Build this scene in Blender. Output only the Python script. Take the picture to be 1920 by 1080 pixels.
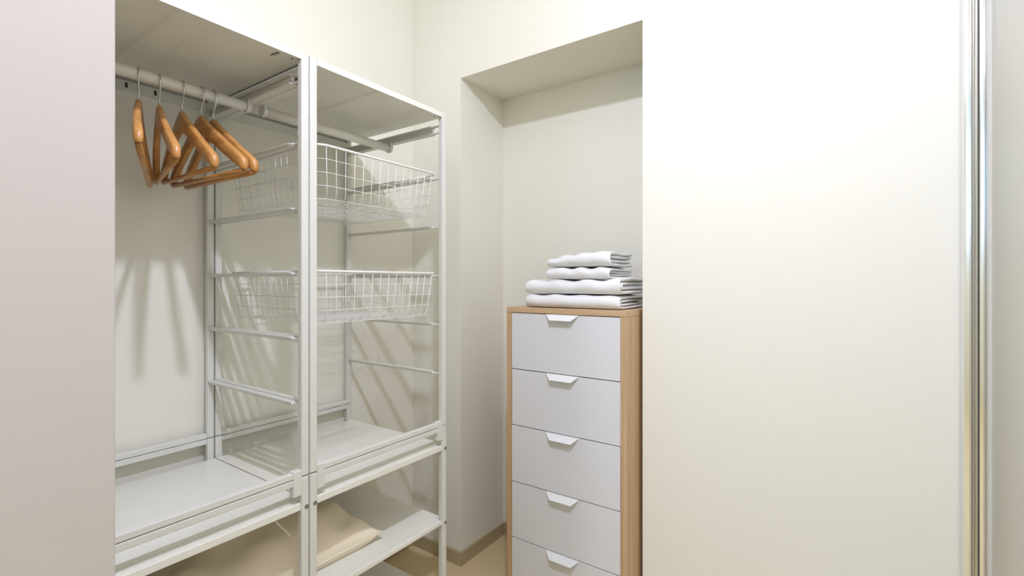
import bpy, bmesh, math, random
from mathutils import Vector, Matrix
random.seed(4)
for o in list(bpy.data.objects): bpy.data.objects.remove(o)
SC = bpy.context.scene
COL = SC.collection

# ------------------------------------------------------------------ camera
F = 892.875
cam_d = bpy.data.cameras.new('camera'); cam = bpy.data.objects.new('camera', cam_d); COL.objects.link(cam)
cam_d.sensor_width = 36; cam_d.lens = F / 1920 * 36
cam_d.shift_y = -(540 - 528.25) / 1920
cam_d.clip_start = 0.02
cam.location = (0, 0, 1.1808)
cam.rotation_euler = (math.pi / 2, 0, .6055)
SC.camera = cam
# ------------------------------------------------------------------ world, light, exposure
w = bpy.data.worlds.new('world'); SC.world = w; w.use_nodes = True
bg = w.node_tree.nodes['Background']; bg.inputs[0].default_value = (.42, .68, 1, 1); bg.inputs[1].default_value = 2.2
vs = SC.view_settings
vs.view_transform = 'Standard'; vs.look = 'None'; vs.gamma = 1; vs.use_curve_mapping = False
vs.exposure = 0.0
CEIL = 2.90
LAMP = (-.153, .25)

def area(name, loc, rot, sx, sy, power, color, shape='RECTANGLE'):
    d = bpy.data.lights.new(name, 'AREA'); d.shape = shape; d.size = sx
    if shape == 'RECTANGLE': d.size_y = sy
    d.energy = power; d.color = color
    o = bpy.data.objects.new(name, d); COL.objects.link(o); o.location = loc; o.rotation_euler = rot
    return o
LAMP_P, WIN_P, FILL_P, PAN_P = 21.5, 20, 22, 13.5
pl = bpy.data.lights.new('closet_bulb', 'POINT'); pl.energy = LAMP_P; pl.color = (.965, 1, 1.40); pl.shadow_soft_size = .035
pl = bpy.data.objects.new('closet_bulb', pl); COL.objects.link(pl); pl.location = (LAMP[0], LAMP[1], 2.565)
area('closet_lamp_disk', (LAMP[0], LAMP[1], 2.560), (0, 0, 0), .075, .075, PAN_P, (.965, 1, 1.37), 'DISK')
area('rear_fill_light', (-.5, -1.7, CEIL - .052), (0, 0, 0), .2, .2, FILL_P, (1, .95, 1.08), 'DISK')  # added fill light behind the camera, not a known lamp
area('window_daylight', (-.35, -3.68, 2.15), (math.radians(90), 0, 0), 1.3, 1.1, WIN_P, (.36, .62, 1))

# ------------------------------------------------------------------ materials
def mat(name, col, rough=.5, metal=0, bump=0, bscale=200, spec=.5, coat=0, var=0, vscale=3, sheen=0):
    m = bpy.data.materials.new(name); m.use_nodes = True
    nt = m.node_tree; b = nt.nodes['Principled BSDF']
    b.inputs['Base Color'].default_value = (*col, 1); b.inputs['Roughness'].default_value = rough
    b.inputs['Metallic'].default_value = metal; b.inputs['Specular IOR Level'].default_value = spec
    b.inputs['Coat Weight'].default_value = coat
    b.inputs['Sheen Weight'].default_value = sheen
    tc = nt.nodes.new('ShaderNodeTexCoord')
    if bump:
        n = nt.nodes.new('ShaderNodeTexNoise'); n.inputs['Scale'].default_value = bscale; n.inputs['Detail'].default_value = 4
        bp = nt.nodes.new('ShaderNodeBump'); bp.inputs['Strength'].default_value = bump; bp.inputs['Distance'].default_value = .002
        nt.links.new(tc.outputs['Object'], n.inputs['Vector']); nt.links.new(n.outputs['Fac'], bp.inputs['Height'])
        nt.links.new(bp.outputs['Normal'], b.inputs['Normal'])
    if var:
        n = nt.nodes.new('ShaderNodeTexNoise'); n.inputs['Scale'].default_value = vscale; n.inputs['Detail'].default_value = 3
        r = nt.nodes.new('ShaderNodeValToRGB')
        r.color_ramp.elements[0].position = .3; r.color_ramp.elements[1].position = .7
        r.color_ramp.elements[0].color = (*[c * (1 - var) for c in col], 1); r.color_ramp.elements[1].color = (*[min(1, c * (1 + var)) for c in col], 1)
        nt.links.new(tc.outputs['Object'], n.inputs['Vector']); nt.links.new(n.outputs['Fac'], r.inputs[0])
        nt.links.new(r.outputs[0], b.inputs['Base Color'])
    return m

def wood(name, c1, c2, stretch, scale=1.0, rough=.45, coat=0):
    m = bpy.data.materials.new(name); m.use_nodes = True
    nt = m.node_tree; b = nt.nodes['Principled BSDF']; b.inputs['Roughness'].default_value = rough
    b.inputs['Coat Weight'].default_value = coat; b.inputs['Coat Roughness'].default_value = .25
    tc = nt.nodes.new('ShaderNodeTexCoord'); mp = nt.nodes.new('ShaderNodeMapping'); mp.inputs['Scale'].default_value = stretch
    n = nt.nodes.new('ShaderNodeTexNoise'); n.inputs['Scale'].default_value = scale; n.inputs['Detail'].default_value = 6; n.inputs['Roughness'].default_value = .6
    r = nt.nodes.new('ShaderNodeValToRGB'); r.color_ramp.elements[0].position = .32; r.color_ramp.elements[1].position = .68
    r.color_ramp.elements[0].color = (*c1, 1); r.color_ramp.elements[1].color = (*c2, 1)
    nt.links.new(tc.outputs['Object'], mp.inputs[0]); nt.links.new(mp.outputs[0], n.inputs['Vector'])
    nt.links.new(n.outputs['Fac'], r.inputs[0]); nt.links.new(r.outputs[0], b.inputs['Base Color'])
    return m

M = dict(
    wall=mat('wall_paint', (.90, .878, .735), .85, bump=.08, bscale=60, spec=.2),
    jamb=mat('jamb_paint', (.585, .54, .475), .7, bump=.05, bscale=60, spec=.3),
    floor=mat('floor_resin', (.72, .58, .32), .5, var=.04, vscale=2.2, bump=.03, bscale=30),
    base=mat('baseboard_paint', (.50, .41, .235), .5),
    steel=mat('white_powder_coat', (.755, .752, .655), .32, bump=.03, bscale=900),
    shelf=mat('white_shelf_steel', (.87, .855, .725), .30, bump=.02, bscale=900),
    rail=mat('white_rail', (.86, .84, .72), .28),
    wire=mat('white_wire', (.84, .83, .74), .3),
    plastic=mat('cream_plastic', (.74, .72, .62), .4),
    bolt=mat('zinc_bolt', (.35, .34, .33), .35, 1),
    dark=mat('dark_matte', (.05, .045, .035), .6),
    ink=mat('printed_ink', (.09, .08, .06), .6),
    chrome=mat('chrome_wire', (.62, .61, .58), .16, 1),
    drawer=mat('white_drawer_foil', (.78, .785, .76), .35, bump=.01),
    handle=mat('white_handle', (.88, .88, .83), .35),
    gap_shade=mat('painted_gap_shade', (.10, .08, .06), .8),  # shade of the drawer gaps put into a near-black colour
    towel=mat('white_terry', (.89, .885, .83), .95, bump=.55, bscale=520, spec=.1, sheen=.3),
    pillow=mat('cream_pillow_cotton', (.95, .84, .62), .9, bump=.12, bscale=400, spec=.15),
    alu=mat('brushed_aluminium', (.80, .80, .80), .14, 1),
    alu2=mat('satin_aluminium', (.66, .64, .58), .30, 1),
    panel=mat('satin_door_panel', (.66, .65, .56), .32, spec=.4),
    seal=mat('black_seal', (.03, .03, .03), .6),
    fillglass=mat('fill_disc_glow', (.9, .9, .88), .4),
    oak=wood('stained_oak', (.52, .33, .165), (.68, .47, .26), (60, 60, 1.5), 1.2),
    oakh=wood('stained_oak_top', (.54, .36, .18), (.68, .48, .27), (1.5, 60, 60), 1.2),
    beech=wood('hanger_beech', (.46, .20, .045), (.64, .32, .085), (9, 60, 60), 1.0, .40, .25),
)
M['fillglass'].node_tree.nodes['Principled BSDF'].inputs['Emission Color'].default_value = (1, .95, .86, 1)
M['fillglass'].node_tree.nodes['Principled BSDF'].inputs['Emission Strength'].default_value = 6

# ------------------------------------------------------------------ helpers
def obj(name, bm, m, parent=None, smooth=False):
    me = bpy.data.meshes.new(name)
    bmesh.ops.recalc_face_normals(bm, faces=bm.faces)
    bm.to_mesh(me); bm.free(); me.materials.append(m)
    if smooth:
        for p in me.polygons: p.use_smooth = True
    o = bpy.data.objects.new(name, me); COL.objects.link(o)
    if parent: o.parent = parent
    return o

def thing(name, label, cat, loc=(0, 0, 0), rot=(0, 0, 0), group=None):
    o = bpy.data.objects.new(name, None); COL.objects.link(o); o.empty_display_size = .05
    o.location = loc; o.rotation_euler = rot; o['label'] = label; o['category'] = cat
    if group: o['group'] = group
    return o

def tag(o, label, cat, group=None):
    o['label'] = label; o['category'] = cat
    if group: o['group'] = group
    return o

def struct(name, bm, m, label):
    o = obj(name, bm, m); o['kind'] = 'structure'; o['label'] = label; o['category'] = name.split('_')[0]
    return o

def box(bm, x0, x1, y0, y1, z0, z1, bev=0, seg=2):
    r = bmesh.ops.create_cube(bm, size=1)
    vs_ = r['verts']
    for v in vs_:
        v.co = Vector(((x0 + x1) / 2 + v.co.x * (x1 - x0), (y0 + y1) / 2 + v.co.y * (y1 - y0), (z0 + z1) / 2 + v.co.z * (z1 - z0)))
    if bev:
        es = list({e for v in vs_ for e in v.link_edges})
        bmesh.ops.bevel(bm, geom=es, offset=bev, segments=seg, affect='EDGES', profile=.5)
    return bm

def B(*a, **k): return box(bmesh.new(), *a, **k)

def tube(bm, pts, r, n=8, closed=False, rb=None):
    pts = [Vector(p) for p in pts]; N = len(pts); rings = []
    up = None
    for i, p in enumerate(pts):
        if closed: t = (pts[(i + 1) % N] - pts[i - 1]).normalized()
        else: t = (pts[min(i + 1, N - 1)] - pts[max(i - 1, 0)]).normalized()
        if up is None:
            up = Vector((0, 0, 1)) if abs(t.z) < .9 else Vector((1, 0, 0))
        a = (up - t * up.dot(t))
        if a.length < 1e-5: a = t.orthogonal()
        a.normalize(); up = a; b = t.cross(a)
        rr = r if not callable(r) else r(i / (N - 1))
        rings.append([bm.verts.new(p + a * rr * math.cos(k * 2 * math.pi / n) + b * (rb or rr) * math.sin(k * 2 * math.pi / n)) for k in range(n)])
    for i in range(N if closed else N - 1):
        A, C = rings[i], rings[(i + 1) % N]
        for k in range(n): bm.faces.new((A[k], A[(k + 1) % n], C[(k + 1) % n], C[k]))
    if not closed:
        bm.faces.new(rings[0][::-1]); bm.faces.new(rings[-1])
    return bm

def prism(bm, prof, y0, y1):
    """profile in x,z extruded along y"""
    a = [bm.verts.new((x, y0, z)) for x, z in prof]; b = [bm.verts.new((x, y1, z)) for x, z in prof]
    n = len(prof)
    for i in range(n): bm.faces.new((a[i], a[(i + 1) % n], b[(i + 1) % n], b[i]))
    bm.faces.new(a[::-1]); bm.faces.new(b)
    return bm

def fillet(pts, r, n=4):
    out = [Vector(pts[0])]
    for i in range(1, len(pts) - 1):
        p, a, b = Vector(pts[i]), Vector(pts[i - 1]), Vector(pts[i + 1])
        da = (a - p).normalized(); db = (b - p).normalized()
        rr = min(r, (a - p).length * .45, (b - p).length * .45)
        s, e = p + da * rr, p + db * rr
        for k in range(n + 1):
            t = k / n; out.append(s * (1 - t) ** 2 + p * 2 * t * (1 - t) + e * t * t)
    out.append(Vector(pts[-1])); return out

def copy_tree(src, parent=None):
    c = src.copy(); COL.objects.link(c); c.parent = parent
    for ch in list(src.children): copy_tree(ch, c)
    return c

# ------------------------------------------------------------------ room shell
XL, XR_ = -1.592, .30
YE = 1.513
AX0, AX1, AZ, AD = -1.3085, -.5315, 2.0315, .306
bm = bmesh.new()
box(bm, XL, AX0, YE, YE + .46, 0, CEIL); box(bm, AX1, XR_, YE, YE + .46, 0, CEIL)
box(bm, AX0, AX1, YE, YE + .46, AZ, CEIL); box(bm, AX0, AX1, YE + AD, YE + .46, 0, AZ)
struct('wall_back', bm, M['wall'], 'white end wall with the tall recessed alcove holding the chest')
struct('wall_left', B(XL - .15, XL, -3.9, YE + .46, 0, CEIL), M['wall'], 'cream white wall behind the open shelving')
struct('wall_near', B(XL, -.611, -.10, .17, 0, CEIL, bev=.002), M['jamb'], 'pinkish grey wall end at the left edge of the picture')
struct('wall_right', B(XR_, XR_ + .15, -3.9, YE + .46, 0, CEIL), M['wall'], 'white wall behind the sliding door panel at right')
struct('ceiling', B(XL - .15, XR_ + .15, -3.9, YE + .46, CEIL, CEIL + .1), M['wall'], 'white ceiling above the picture')
struct('floor', B(XL - .15, XR_ + .15, -3.9, YE + .46, -.1, 0), M['floor'], 'beige tan floor under the shelving')
bm = bmesh.new()   # rear wall with window opening
WX0, WX1, WZ0, WZ1 = -1.0, .30, 1.60, 2.70
box(bm, XL, WX0, -3.75, -3.6, 0, CEIL)
box(bm, WX0, XR_, -3.75, -3.6, 0, WZ0); box(bm, WX0, XR_, -3.75, -3.6, WZ1, CEIL)
struct('wall_rear', bm, M['wall'], 'white wall with the window, behind the camera')
bm = bmesh.new()
for a in ((WX0, WX0 + .06), (WX1 - .06, WX1), (-.38, -.32)): box(bm, a[0], a[1], -3.66, -3.6, WZ0, WZ1, bev=.004)
for a in ((WZ0, WZ0 + .06), (WZ1 - .06, WZ1)): box(bm, WX0 + .06, WX1 - .06, -3.65, -3.61, a[0], a[1])
struct('window_1', bm, M['handle'], 'white framed window behind the camera')
# baseboards
t = .012; bh = .055
struct('baseboard_left', B(XL, XL + t, .17, YE, 0, bh, bev=.002), M['base'], 'tan skirting along the wall behind the shelving')
bm = bmesh.new(); box(bm, XL + t, AX0 + t, YE - t, YE, 0, bh); box(bm, AX0, AX0 + t, YE, YE + AD - t, 0, bh)
struct('baseboard_back', bm, M['base'], 'tan skirting turning the corner into the alcove')
struct('baseboard_alcove', B(AX0, AX1, YE + AD - t, YE + AD, 0, bh), M['base'], 'tan skirting along the back of the alcove behind the chest')
struct('baseboard_right', B(AX1, .20, YE - t, YE, 0, bh), M['base'], 'tan skirting right of the chest')

# ------------------------------------------------------------------ sliding door at right
d = bpy.data.objects.new('door_1', None); COL.objects.link(d); d['kind'] = 'structure'
d['label'] = 'satin grey sliding door panel with shiny aluminium edge at the right side'; d['category'] = 'door'
obj('panel', B(.268, .285, -.9, 1.44, .012, 2.60), M['panel'], d)
def stile(x0, x1, y, slope, m, name, ribs=0):
    """vertical aluminium profile whose face is turned slightly towards the opening"""
    bm = bmesh.new(); pr = [(x0, y + .045)]
    n = max(1, ribs) * 4
    for k in range(n + 1):
        f = k / n; yy = y - slope * (x1 - x0) * f - .0004 * math.sin(math.pi * f)
        if ribs: yy -= .0012 * abs(math.sin(math.pi * ribs * f))
        pr.append((x0 + (x1 - x0) * f, yy))
    pr.append((x1, y + .045))
    A = [bm.verts.new((p[0], p[1], .005)) for p in pr]; C = [bm.verts.new((p[0], p[1], CEIL - .005)) for p in pr]
    N = len(pr)
    for i in range(N): bm.faces.new((A[i], A[(i + 1) % N], C[(i + 1) % N], C[i]))
    bm.faces.new(A[::-1]); bm.faces.new(C)
    return obj(name, bm, m, d)
stile(.2275, .2385, 1.462, .137, M['alu'], 'door_stile')
stile(.2390, .2500, 1.464, .137, M['alu2'], 'ribbed_profile', 2)
obj('door_seal', B(.2500, .2522, 1.466, 1.50, .005, CEIL - .005), M['seal'], d)
stile(.2522, .2615, 1.462, .137, M['alu'], 'door_stile')
obj('door_edge', B(.262, .285, 1.44, 1.506, .005, CEIL - .005, bev=.002), M['panel'], d)

# ------------------------------------------------------------------ open shelving units
XF, XB = -1.066, -1.560        # outer faces of front and rear posts... rear outer face is XB-.018
P = .0185
ZJ = .711; ZT = 1.731
RUNGS = [1.680 - .1603 * k for k in range(6)]
def make_unit(y0, y1, label, clip_side, marked):
    u = thing('shelving_unit', label, 'shelving', ((XF + XB) / 2, (y0 + y1) / 2, 0), group='white open steel shelving units side by side')
    ox, oy = u.location.x, u.location.y
    def add(name, bm, m, parent=u, smooth=False):
        bmesh.ops.translate(bm, verts=bm.verts, vec=(-ox, -oy, 0))
        return obj(name, bm, m, parent, smooth)
    xs = ((XF - P, XF), (XB - P, XB))
    ys = ((y0 + .0005, y0 + .0005 + P + .001), (y1 - .0015 - P, y1 - .0005))
    for xa, xb in xs:
        for ya, yb in ys:
            p = add('post', B(xa, xb, ya, yb, .004, ZJ - .001, bev=.003), M['steel'])
            if xb == XF:   # screws on the front posts at the shelf heights
                for z in (.637, .394, .15):
                    b = bmesh.new(); yc = (ya + yb) / 2 + .003
                    tube(b, [(XF - .002, yc, z), (XF + .0022, yc, z)], .0048, 12); tube(b, [(XF + .002, yc, z), (XF + .003, yc, z)], .0028, 6)
                    add('screw', b, M['bolt'], p)
            add('post', B(xa, xb, ya, yb, ZJ + .001, ZT, bev=.003), M['steel'])
            b = B(xa + .001, xb - .001, ya + .001, yb - .001, 0, .006, bev=.002); add('foot', b, M['plastic'])
    ya, yb = ys[0][1], ys[1][0]
    # rungs (basket runners) of both side frames
    for (a, b_) in ys:
        yc = (a + b_) / 2
        for i, z in enumerate(RUNGS):
            bm = bmesh.new()
            if i == 0:
                box(bm, XB, XF - .052, yc - .011, yc + .011, z + .010, z + .016, bev=.002)
                box(bm, XB, XF - .052, yc - .004, yc + .004, z - .008, z + .011)
                box(bm, XB, XF - .052, yc - .011, yc + .011, z - .012, z - .006, bev=.002)
                tube(bm, [(XF - .056, yc, z + .013), (XF - P + .004, yc, z + .013)], .0036, 8)
                tube(bm, [(XF - .056, yc, z - .009), (XF - P + .004, yc, z - .009)], .0036, 8)
            else:
                prof = [(-.0085, .0055), (.0085, .0055), (.0085, .003), (.004, -.0045), (-.004, -.0045), (-.0085, .003)]
                A = [bm.verts.new((XB + .002, yc + p, z + q)) for p, q in prof]
                C = [bm.verts.new((XF - .062, yc + p, z + q)) for p, q in prof]
                D = [bm.verts.new((XF - .050, yc + p * .4, z + q * .6)) for p, q in prof]
                for R1, R2 in ((A, C), (C, D)):
                    for k in range(6): bm.faces.new((R1[k], R1[(k + 1) % 6], R2[(k + 1) % 6], R2[k]))
                bm.faces.new(A[::-1]); bm.faces.new(D)
                tube(bm, [(XF - .054, yc, z), (XF - P + .004, yc, z)], .0036, 8)
            r = add('runner', bm, M['steel'])
            b = bmesh.new(); s = yc - .009 if i else yc - .0045
            bmesh.ops.create_uvsphere(b, u_segments=10, v_segments=6, radius=.0032, matrix=Matrix.Translation((XF - .050, yc - .0035, z + .001)))
            add('stop_pin', b, M['handle'], r, True)
    # cross beams, front and rear
    for x0_, x1_ in ((XF - P + .001, XF - .001), (XB - P + .001, XB - .001)):
        add('crossbeam', B(x0_, x1_, ya, yb, .694, .7095, bev=.002), M['steel'])
        add('crossbeam', B(x0_, x1_, ya, yb, .7110, .7255, bev=.002), M['steel'])
    add('crossbeam', B(XB - P + .001, XB - .001, ya, yb, 1.690, 1.715, bev=.002), M['steel'])
    # small dark spots on the face of the rear beam
    for k in range(4):
        yy = ya + .10 + .065 * k + (.02 if k > 1 else 0)
        if marked: add('dark_spot', B(XB - .0015, XB + .0004, yy, yy + .006, 1.696, 1.709), M['dark'])
    # clip plates at the junction
    for yy0, yy1 in ((ya - .001, ya + .021), (yb - .021, yb + .001)):
        add('clip', B(XF - P, XF + .0012, yy0, yy1, .668, .729, bev=.002), M['steel'])
    # shelves
    for i, z in enumerate((.648, .4035, .1600)):
        bm = bmesh.new()
        xr = XB + .003; xf = XF - P - .002
        th = .016 if i == 0 else .0125
        g = .005 if i == 0 else 0
        prof = [(xr, z), (xf - .034, z), (xf - .028, z - g), (xf - .014, z - g), (xf - .008, z + g * .2), (xf + .001, z + g * .2),
                (xf + .001, z - th), (xf - .003, z - th), (xf - .003, z - .008), (xr + .003, z - .008), (xr + .003, z - th), (xr, z - th)]
        prism(bm, prof, y0 + .001, y1 - .001)
        box(bm, xf + .001, XF - .001, ya + .0005, yb - .0005, z - th, z + g * .2, bev=.0015)
        add('shelf', bm, M['shelf'])
        # joining brackets under the shelf at each side
    # top shelf (tray turned down)
    bm = bmesh.new()
    zt = 1.7325
    box(bm, XB - .012, XF - .0015, y0 + .001, y1 - .001, zt - .0015, zt)
    box(bm, XF - .0035, XF - .0015, ys[0][1] + .0003, ys[1][0] - .0003, 1.7165, zt - .0016)
    box(bm, XB - .012, XB - .010, ys[0][1], ys[1][0], 1.7165, zt - .0016)
    ym = (y0 + y1) / 2
    # folded underside: flat pan with a central stiffening channel
    xa_, xb_ = XB + .002, XF - P - .002
    box(bm, xa_, xb_, y0 + .004, y1 - .004, 1.7208, 1.7230)
    prof = [(ym - .036, 1.7208), (ym - .027, 1.7168), (ym + .027, 1.7168), (ym + .036, 1.7208)]
    A = [bm.verts.new((xa_ + .02, p, q)) for p, q in prof]; C = [bm.verts.new((XF - .0037, p, q)) for p, q in prof]
    for k in range(4): bm.faces.new((A[k], A[(k + 1) % 4], C[(k + 1) % 4], C[k]))
    bm.faces.new(A[::-1]); bm.faces.new(C)
    box(bm, xb_, XF - .0036, ys[0][1] + .0004, ys[1][0] - .0004, 1.7208, 1.7230)
    top = add('top_shelf', bm, M['shelf'])
    if marked:
        bm = bmesh.new()
        for k in range(9):
            xx = XF - .052 + .0034 * k; yy = .604 + random.uniform(-.001, .001)
            box(bm, xx, xx + random.uniform(.0012, .0024), yy, yy + random.uniform(.003, .007), 1.7201, 1.7209)
            if k % 2: box(bm, xx, xx + .003, yy + .008, yy + .0095, 1.7201, 1.7209)
        add('printed_mark', bm, M['ink'], top)
    for sx in (XF - .028,):
        for yy in (ya + .008, yb - .008):
            b = bmesh.new(); tube(b, [(sx, yy, 1.7215), (sx, yy, 1.7198)], .0025, 8); add('hole', b, M['dark'], top)
    # clothes rail with its end brackets
    xc = (XF + XB - P) / 2; zr = 1.6545
    bm = bmesh.new(); tube(bm, [(xc, y0 + .022, zr), (xc, y1 - .020, zr)], .0135, 24)
    r = add('clothes_rail', bm, M['rail'], smooth=True)
    for p in r.data.polygons:
        if len(p.vertices) > 4: p.use_smooth = False
    for a, b_ in ((y0 + .016, y0 + .026), (y1 - .026, y1 - .016)):
        bm = bmesh.new(); tube(bm, [(xc, a, zr), (xc, b_, zr)], .0158, 24)
        add('end_cap', bm, M['plastic'], r, False)
        box_ = B(xc - .012, xc + .012, (a + b_) / 2 - .003, (a + b_) / 2 + .003, zr + .010, RUNGS[0] - .0061)
        add('rail_bracket', box_, M['steel'], r)
    return u
unit_l = make_unit(.1835, .6725, 'left white steel shelving unit, with the five wooden hangers on its rail', 1, True)
unit_r = make_unit(.6745, 1.1635, 'right white steel shelving unit, holding two wire baskets, nearer the alcove', -1, False)

# ------------------------------------------------------------------ wire baskets
def make_basket(z, label):
    x0, x1 = -1.538, -1.080; y0, y1 = .7045, 1.1335; h = .134; ins = .013
    t_ = thing('wire_basket', label, 'basket', ((x0 + x1) / 2, (y0 + y1) / 2, z), group='white wire baskets in the right unit')
    hx, hy = (x1 - x0) / 2, (y1 - y0) / 2
    def rr(hx, hy, r, z, n=5):
        pts = []
        for cx, cy, a0 in ((hx - r, hy - r, 0), (-hx + r, hy - r, 90), (-hx + r, -hy + r, 180), (hx - r, -hy + r, 270)):
            for k in range(n + 1):
                a = math.radians(a0 + 90 * k / n); pts.append((cx + r * math.cos(a), cy + r * math.sin(a), z))
        return pts
    obj('rim', tube(bmesh.new(), rr(hx, hy, .03, 0), .0036, 8, True), M['wire'], t_, True)
    # support lips resting on the runners
    for s in (-1, 1):
        bm = bmesh.new(); tube(bm, [(-hx + .03, s * hy, -.001), (hx - .05, s * hy, -.001)], .0042, 8)
        obj('side_rod', bm, M['wire'], t_, True)
    wr = .00095
    rows = 4
    for k in range(1, rows + 1):
        f = k / rows; i_ = ins * f
        obj('wire', tube(bmesh.new(), rr(hx - i_, hy - i_, .028, -h * f), wr, 5, True), M['wire'], t_, True)
    ny = 14
    for k in range(ny):
        y = -hy + .024 + (2 * hy - .048) * k / (ny - 1); yb_ = y * (hy - ins) / hy
        pts = fillet([(hx, y, 0), (hx - ins, yb_, -h), (-hx + ins, yb_, -h), (-hx, y, 0)], .02)
        obj('wire', tube(bmesh.new(), pts, wr, 5), M['wire'], t_, True)
    nx = 15
    for k in range(nx):
        x = -hx + .026 + (2 * hx - .052) * k / (nx - 1); xb_ = x * (hx - ins) / hx
        pts = fillet([(x, hy, 0), (xb_, hy - ins, -h), (xb_, -hy + ins, -h), (x, -hy, 0)], .02)
        obj('wire', tube(bmesh.new(), pts, wr, 5), M['wire'], t_, True)
    return t_
b1 = make_basket(1.5285, 'upper white wire basket, just under the top of the right shelving unit')
b2 = make_basket(1.2075, 'lower white wire basket, at mid height of the right shelving unit')

# ------------------------------------------------------------------ hangers
RZ = 1.6545; RC = ((XF + XB - P) / 2)
def hanger_mesh():
    L = .200; n = 34; ring = 12; bm = bmesh.new(); rings = []
    for i in range(n + 1):
        s = -1 + 2 * i / n; a = abs(s); x = L * s
        # centre line of the shoulder and its height
        zc = -.0805 - .004 * min(1, a / .08) - .116 * max(0, (a - .05) / .95) ** 1.05 - .010 * math.sin(math.pi * min(1, a)) * 0
        hh = .0205 - .0050 * a
        if a < .16: hh += .0065 * (1 - (a / .16) ** 2); zc -= .004 * (1 - a / .16)
        hh *= (1 - max(0, (a - .95) / .05) ** 2 * .18)
        tt = .0065 + .0020 * a
        tt *= (1 - max(0, (a - .95) / .05) ** 2 * .2)
        yb_ = .012 * a ** 2
        row = []
        for k in range(ring):
            t = 2 * math.pi * k / ring; cs, sn = math.cos(t), math.sin(t)
            e = .5
            row.append(bm.verts.new((x, yb_ + tt * math.copysign(abs(cs) ** e, cs), zc + hh * math.copysign(abs(sn) ** e, sn))))
        rings.append(row)
    for i in range(n):
        for k in range(ring): bm.faces.new((rings[i][k], rings[i][(k + 1) % ring], rings[i + 1][(k + 1) % ring], rings[i + 1][k]))
    bm.faces.new(rings[0][::-1]); bm.faces.new(rings[-1])
    return bm
def make_hanger():
    t_ = thing('clothes_hanger', '', 'hanger', group='wooden hangers on the left clothes rail')
    obj('shoulder', hanger_mesh(), M['beech'], t_, True)
    bm = bmesh.new(); tube(bm, [(-.192, .011, -.213), (.192, .011, -.213)], .0062, 12)
    obj('trouser_bar', bm, M['beech'], t_, True)
    r = .0155
    pts = [(0, 0, -.066), (0, 0, -.046), (.002, 0, -.038), (.009, 0, -.028), (.0145, 0, -.016), (.0165, 0, -.004)]
    for k in range(0, 11):
        a = math.radians(k * 17); pts.append((r * math.cos(a) + .0005 * (10 - k) / 10, 0, r * math.sin(a)))
    obj('hook', tube(bmesh.new(), pts, .0017, 8), M['chrome'], t_, True)
    return t_
hp = make_hanger()
HG = [(.410, -.36, -.045, 'wooden hanger hanging first from the left wall edge, turned almost end-on'),
      (.450, -.24, .03, 'wooden hanger second from the left, twisted towards the viewer'),
      (.497, -.10, .05, 'wooden hanger in the middle of the five on the rail'),
      (.539, .0, .02, 'wooden hanger fourth from the left, its long arm in front of the last one'),
      (.567, -.02, .02, 'wooden hanger farthest right on the rail, half hidden behind its neighbour')]
for i, (y, yaw, roll, lab) in enumerate(HG):
    h = hp if i == 0 else copy_tree(hp)
    h.location = (RC, y, RZ); h.rotation_euler = (0, roll, yaw); h['label'] = lab

# ------------------------------------------------------------------ pillow on the middle-low shelf
def pillow(name, cx, cy, z, lx, ly, hgt, yaw, label, seed, sag=0):
    bm = bmesh.new(); n = 40; rnd = random.Random(seed)
    ph = [rnd.uniform(0, 6.28) for _ in range(8)]
    def hfun(u, v):
        e = max(0, 1 - abs(u) ** 2.6) * max(0, 1 - abs(v) ** 2.6)
        w_ = .0055 * (math.sin(9 * u + 5 * v + ph[0]) + math.sin(4 * u - 11 * v + ph[1]) + .7 * math.sin(17 * u * v + ph[2]) + .6 * math.sin(13 * u + 9 * v * v + ph[3]))
        return hgt * e ** .55, w_ * min(1, e * 3)
    top = {}; bot = {}
    for i in range(n + 1):
        for j in range(n + 1):
            u = -1 + 2 * i / n; v = -1 + 2 * j / n
            # edges bow inward between pointed corners
            pu = u * (1 - .07 * (1 - v * v)); pv = v * (1 - .07 * (1 - u * u))
            h_, w_ = hfun(u, v)
            edge = (i in (0, n) or j in (0, n))
            zz = .012 + .02 * (u * v) ** 2 * 0
            # corners lift slightly
            lift = .006 * (abs(u) * abs(v)) ** 3 + .016 * max(abs(u), abs(v)) ** 6
            top[i, j] = bm.verts.new((pu * lx / 2, pv * ly / 2, lift + .004 + h_ * .80 + w_))
            bot[i, j] = top[i, j] if edge else bm.verts.new((pu * lx / 2, pv * ly / 2, max(.0, lift - h_ * .35)))
    for i in range(n):
        for j in range(n):
            bm.faces.new((top[i, j], top[i + 1, j], top[i + 1, j + 1], top[i, j + 1]))
            q = (bot[i, j], bot[i, j + 1], bot[i + 1, j + 1], bot[i + 1, j])
            if len(set(q)) == 4:
                try: bm.faces.new(q)
                except ValueError: pass
    o = obj(name, bm, M['pillow'], None, True); o.location = (cx, cy, z); o.rotation_euler = (0, 0, yaw)
    tag(o, label, 'pillow')
    seam = [((-1 + 2 * i / 20), -1) for i in range(20)] + [(1, -1 + 2 * i / 20) for i in range(20)] + [(1 - 2 * i / 20, 1) for i in range(20)] + [(-1, 1 - 2 * i / 20) for i in range(20)]
    pts = []
    for u, v in seam:
        pu = u * (1 - .07 * (1 - v * v)); pv = v * (1 - .07 * (1 - u * u))
        pts.append((pu * lx / 2, pv * ly / 2, .006 * (abs(u) * abs(v)) ** 3 + .016 + .004))
    s = obj('seam_piping', tube(bmesh.new(), pts, .0022, 6, True), M['pillow'], o, True)
    return o
pillow('pillow', -1.340, .668, .4040, .41, .575, .165, .0, 'soft cream pillow lying on the shelf below the lowest crossbeam', 3)

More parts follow.
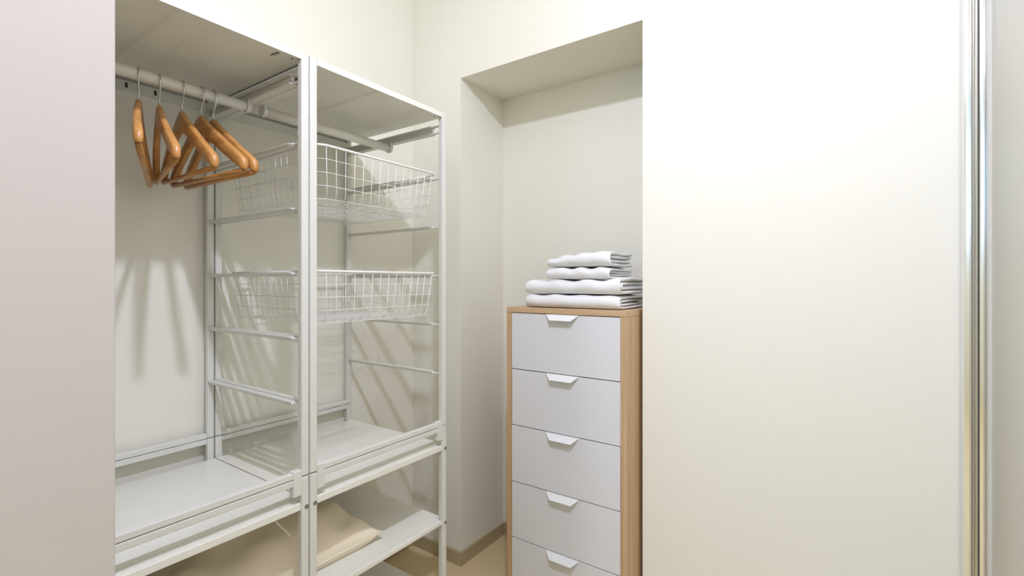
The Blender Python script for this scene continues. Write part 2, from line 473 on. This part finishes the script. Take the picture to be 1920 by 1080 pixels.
# ------------------------------------------------------------------ chest of drawers
CX0, CX1, CY0, CY1 = -.9929, -.5429, 1.4015, 1.806
t_ = thing('chest_of_drawers', 'tall narrow oak effect chest with five white drawers, standing in the alcove', 'chest of drawers', ((CX0 + CX1) / 2, (CY0 + CY1) / 2, 0))
ox, oy = t_.location.x, t_.location.y
def addc(name, bm, m, parent=t_, smooth=False):
    bmesh.ops.translate(bm, verts=bm.verts, vec=(-ox, -oy, 0)); return obj(name, bm, m, parent, smooth)
SW = .0195
addc('side_panel', B(CX0, CX0 + SW, CY0, CY1, 0, 1.0715, bev=.0008), M['oak'])
addc('side_panel', B(CX1 - SW, CX1, CY0, CY1, 0, 1.0715, bev=.0008), M['oak'])
addc('top_panel', B(CX0 - .0005, CX1 + .0005, CY0 - .0005, CY1, 1.0718, 1.0905, bev=.001), M['oakh'])
addc('back_panel', B(CX0 + SW, CX1 - SW, CY1 - .006, CY1, .02, 1.0715), M['gap_shade'])
addc('gap_shade_sheet', B(CX0 + SW, CX1 - SW, CY0 + .030, CY0 + .034, .06, 1.0715), M['gap_shade'])  # dark sheet that paints the shade between the drawer fronts
addc('plinth', B(CX0 + SW, CX1 - SW, CY0 + .012, CY0 + .028, 0, .060), M['oakh'])
pitch = .201; ztop = 1.0695
for i in range(5):
    z1 = ztop - i * pitch; z0 = z1 - pitch + .003
    off = (.0, .0012, -.0006, .0008, 0)[i]
    dr = addc('drawer', B(CX0 + SW + .0012, CX1 - SW - .0012, CY0 + .002 + off, CY0 + .020 + off, z0, z1, bev=.0008), M['drawer'])
    xm = (CX0 + CX1) / 2 + .0
    # folded trapezoid pull: flange over the drawer's top edge and a lip sloping out
    bm = bmesh.new(); yf = CY0 + .002 + off
    a, b = .061, .040; o1, o2 = .004, .0165; th = .0022
    zt_, zb_ = z1 - .0006, z1 - .0185
    quad = [(xm - a, yf - .0005, zt_), (xm + a, yf - .0005, zt_), (xm + b, yf - o2, zb_), (xm - b, yf - o2, zb_)]
    fr = [bm.verts.new((x, y - th, z)) for x, y, z in quad]; bk = [bm.verts.new(q) for q in quad]
    bm.faces.new(fr); bm.faces.new(bk[::-1])
    for k in range(4): bm.faces.new((fr[k], bk[k], bk[(k + 1) % 4], fr[(k + 1) % 4]))
    box(bm, xm - a, xm + a, yf - th, yf + .010, zt_ - .0001, zt_ + .0014)
    addc('handle', bm, M['handle'], dr)

# ------------------------------------------------------------------ towels
def towel(x0, x1, y0, dep, z, h, label, seed, layers=2, droop=0., end_lift=0., ends=.012):
    """folded towel: nested U folds, closed fold facing the room, layered end facing +x"""
    rnd = random.Random(seed); bm = bmesh.new()
    nx = 26; ph = [rnd.uniform(0, 6.28) for _ in range(10)]
    R = h / 2; lt = R / layers
    for L in range(layers):
        ro = R - L * lt; ri = ro - lt
        if L == layers - 1: ri = lt * .10
        ys_ = y0 + R + L * .002
        n = 10
        out = [(y0 + dep, -ro)] + [(ys_ + (dep - R) * k / 4, -ro) for k in (3, 2, 1)]
        for k in range(n + 1):
            a = -math.pi / 2 - math.pi * k / n; out.append((ys_ + ro * math.cos(a) * 1.15, ro * math.sin(a)))
        out += [(ys_ + (dep - R) * k / 4, ro) for k in (1, 2, 3)] + [(y0 + dep, ro)]
        inn = [(y0 + dep, ri)] + [(ys_ + (dep - R) * k / 4, ri) for k in (3, 2, 1)]
        for k in range(n + 1):
            a = math.pi / 2 + math.pi * k / n; inn.append((ys_ + ri * math.cos(a) * 1.1, ri * math.sin(a)))
        inn += [(ys_ + (dep - R) * k / 4, -ri) for k in (1, 2, 3)] + [(y0 + dep, -ri)]
        prof = out + inn; N = len(prof); rows = []
        shift = rnd.uniform(-.002, .004)
        for i in range(nx + 1):
            s = i / nx; x = x0 + (x1 - x0) * s
            e = min(s, 1 - s) * (x1 - x0)
            rows_ = []
            for k, (yy, zz) in enumerate(prof):
                # pinch the ends a little so each layer is soft edged
                mid = (ro + ri) / 2; sg = 1 if zz >= 0 else -1
                rad = math.hypot(zz, min(0, yy - ys_)) or 1e-6
                pin = math.sqrt(max(0, 1 - max(0, 1 - e / .006) ** 2)) * .40 + .60
                fr_ = mid + (rad - mid) * pin if yy < ys_ + 1e-6 or True else rad
                sc = fr_ / rad
                z2 = zz * sc; y2 = ys_ + (yy - ys_) * sc if yy < ys_ else yy
                topw = (z2 + R) / (2 * R); se = max(0, (s - .90) / .10) ** 2
                wav = (.0028 * math.sin(31 * yy + 6 * s + ph[6]) * se if s > .9 else 0) + .0022 * math.sin(7 * s * 3.1 + ph[0] + yy * 9) + .0013 * math.sin(19 * s + ph[1] + zz * 60)
                sag = -droop * (1 - s) ** 2 * topw - .0035 * max(0, 1 - s / .08) * topw + end_lift * max(0, (s - .75) / .25) ** 2 * topw
                se = max(0, (s - .90) / .10) ** 2; dx = shift + (.0035 * math.sin(yy * 30 + ph[2] + L * 2) + .003 * math.sin(zz * 60 + ph[3] + yy * 10)) * se
                yw = .003 * math.sin(5.2 * s + ph[4]) + .0015 * math.sin(17 * s + ph[5] + zz * 30)
                rows_.append(bm.verts.new((x + dx, y2 + yw, z + R + z2 + wav * topw * 1.2 + sag)))
            rows.append(rows_)
        for i in range(nx):
            for k in range(N): bm.faces.new((rows[i][k], rows[i][(k + 1) % N], rows[i + 1][(k + 1) % N], rows[i + 1][k]))
        half = len(out)
        for r_, fl in ((rows[0], 0), (rows[-1], 1)):
            for k in range(half - 1):
                q = (r_[k], r_[k + 1], r_[N - 2 - k], r_[N - 1 - k])
                bm.faces.new(q)
    o = obj('folded_towel', bm, M['towel'], None, True)
    c = Vector(((x0 + x1) / 2, y0 + dep / 2, z))
    o.data.transform(Matrix.Translation(-c)); o.location = c
    m = o.modifiers.new('s', 'SUBSURF'); m.levels = 1; m.render_levels = 1
    return tag(o, label, 'towel', 'folded white towels on the chest')
towel(-.932, -.575, 1.420, .27, 1.0912, .0450, 'large white folded towel at the bottom of the stack, resting on the chest top', 1, 2)
towel(-.930, -.574, 1.423, .27, 1.1392, .0470, 'large white folded towel second from the bottom, its right end curling up', 2, 2, end_lift=.010)
towel(-.852, -.618, 1.432, .22, 1.1900, .0375, 'small white rolled-edge towel third from the bottom, under the top one', 3, 2)
towel(-.850, -.616, 1.434, .22, 1.2310, .0500, 'small white folded towel on top of the stack, sloping down to the left', 4, 2, droop=.020)

# ------------------------------------------------------------------ closet pendant, and a made-up fixture for the added fill light (out of frame)
l = thing('pendant_lamp', 'short pendant with a bare bulb hanging above the closet', 'lamp', (LAMP[0], LAMP[1], CEIL))
obj('canopy', tube(bmesh.new(), [(0, 0, 0), (0, 0, -.02)], .05, 32), M['handle'], l)
obj('stem', tube(bmesh.new(), [(0, 0, -.02), (0, 0, -.26)], .006, 12), M['handle'], l)
obj('socket', tube(bmesh.new(), [(0, 0, -.245), (0, 0, -.295)], .017, 24), M['handle'], l)
l = thing('rear_fill_fixture', 'added round white fill light, unseen, behind the camera', 'lamp', (-.5, -1.7, CEIL))
obj('fill_housing', tube(bmesh.new(), [(0, 0, 0), (0, 0, -.04)], .13, 32), M['handle'], l)
obj('fill_disc', tube(bmesh.new(), [(0, 0, -.04), (0, 0, -.046)], .11, 32), M['fillglass'], l)
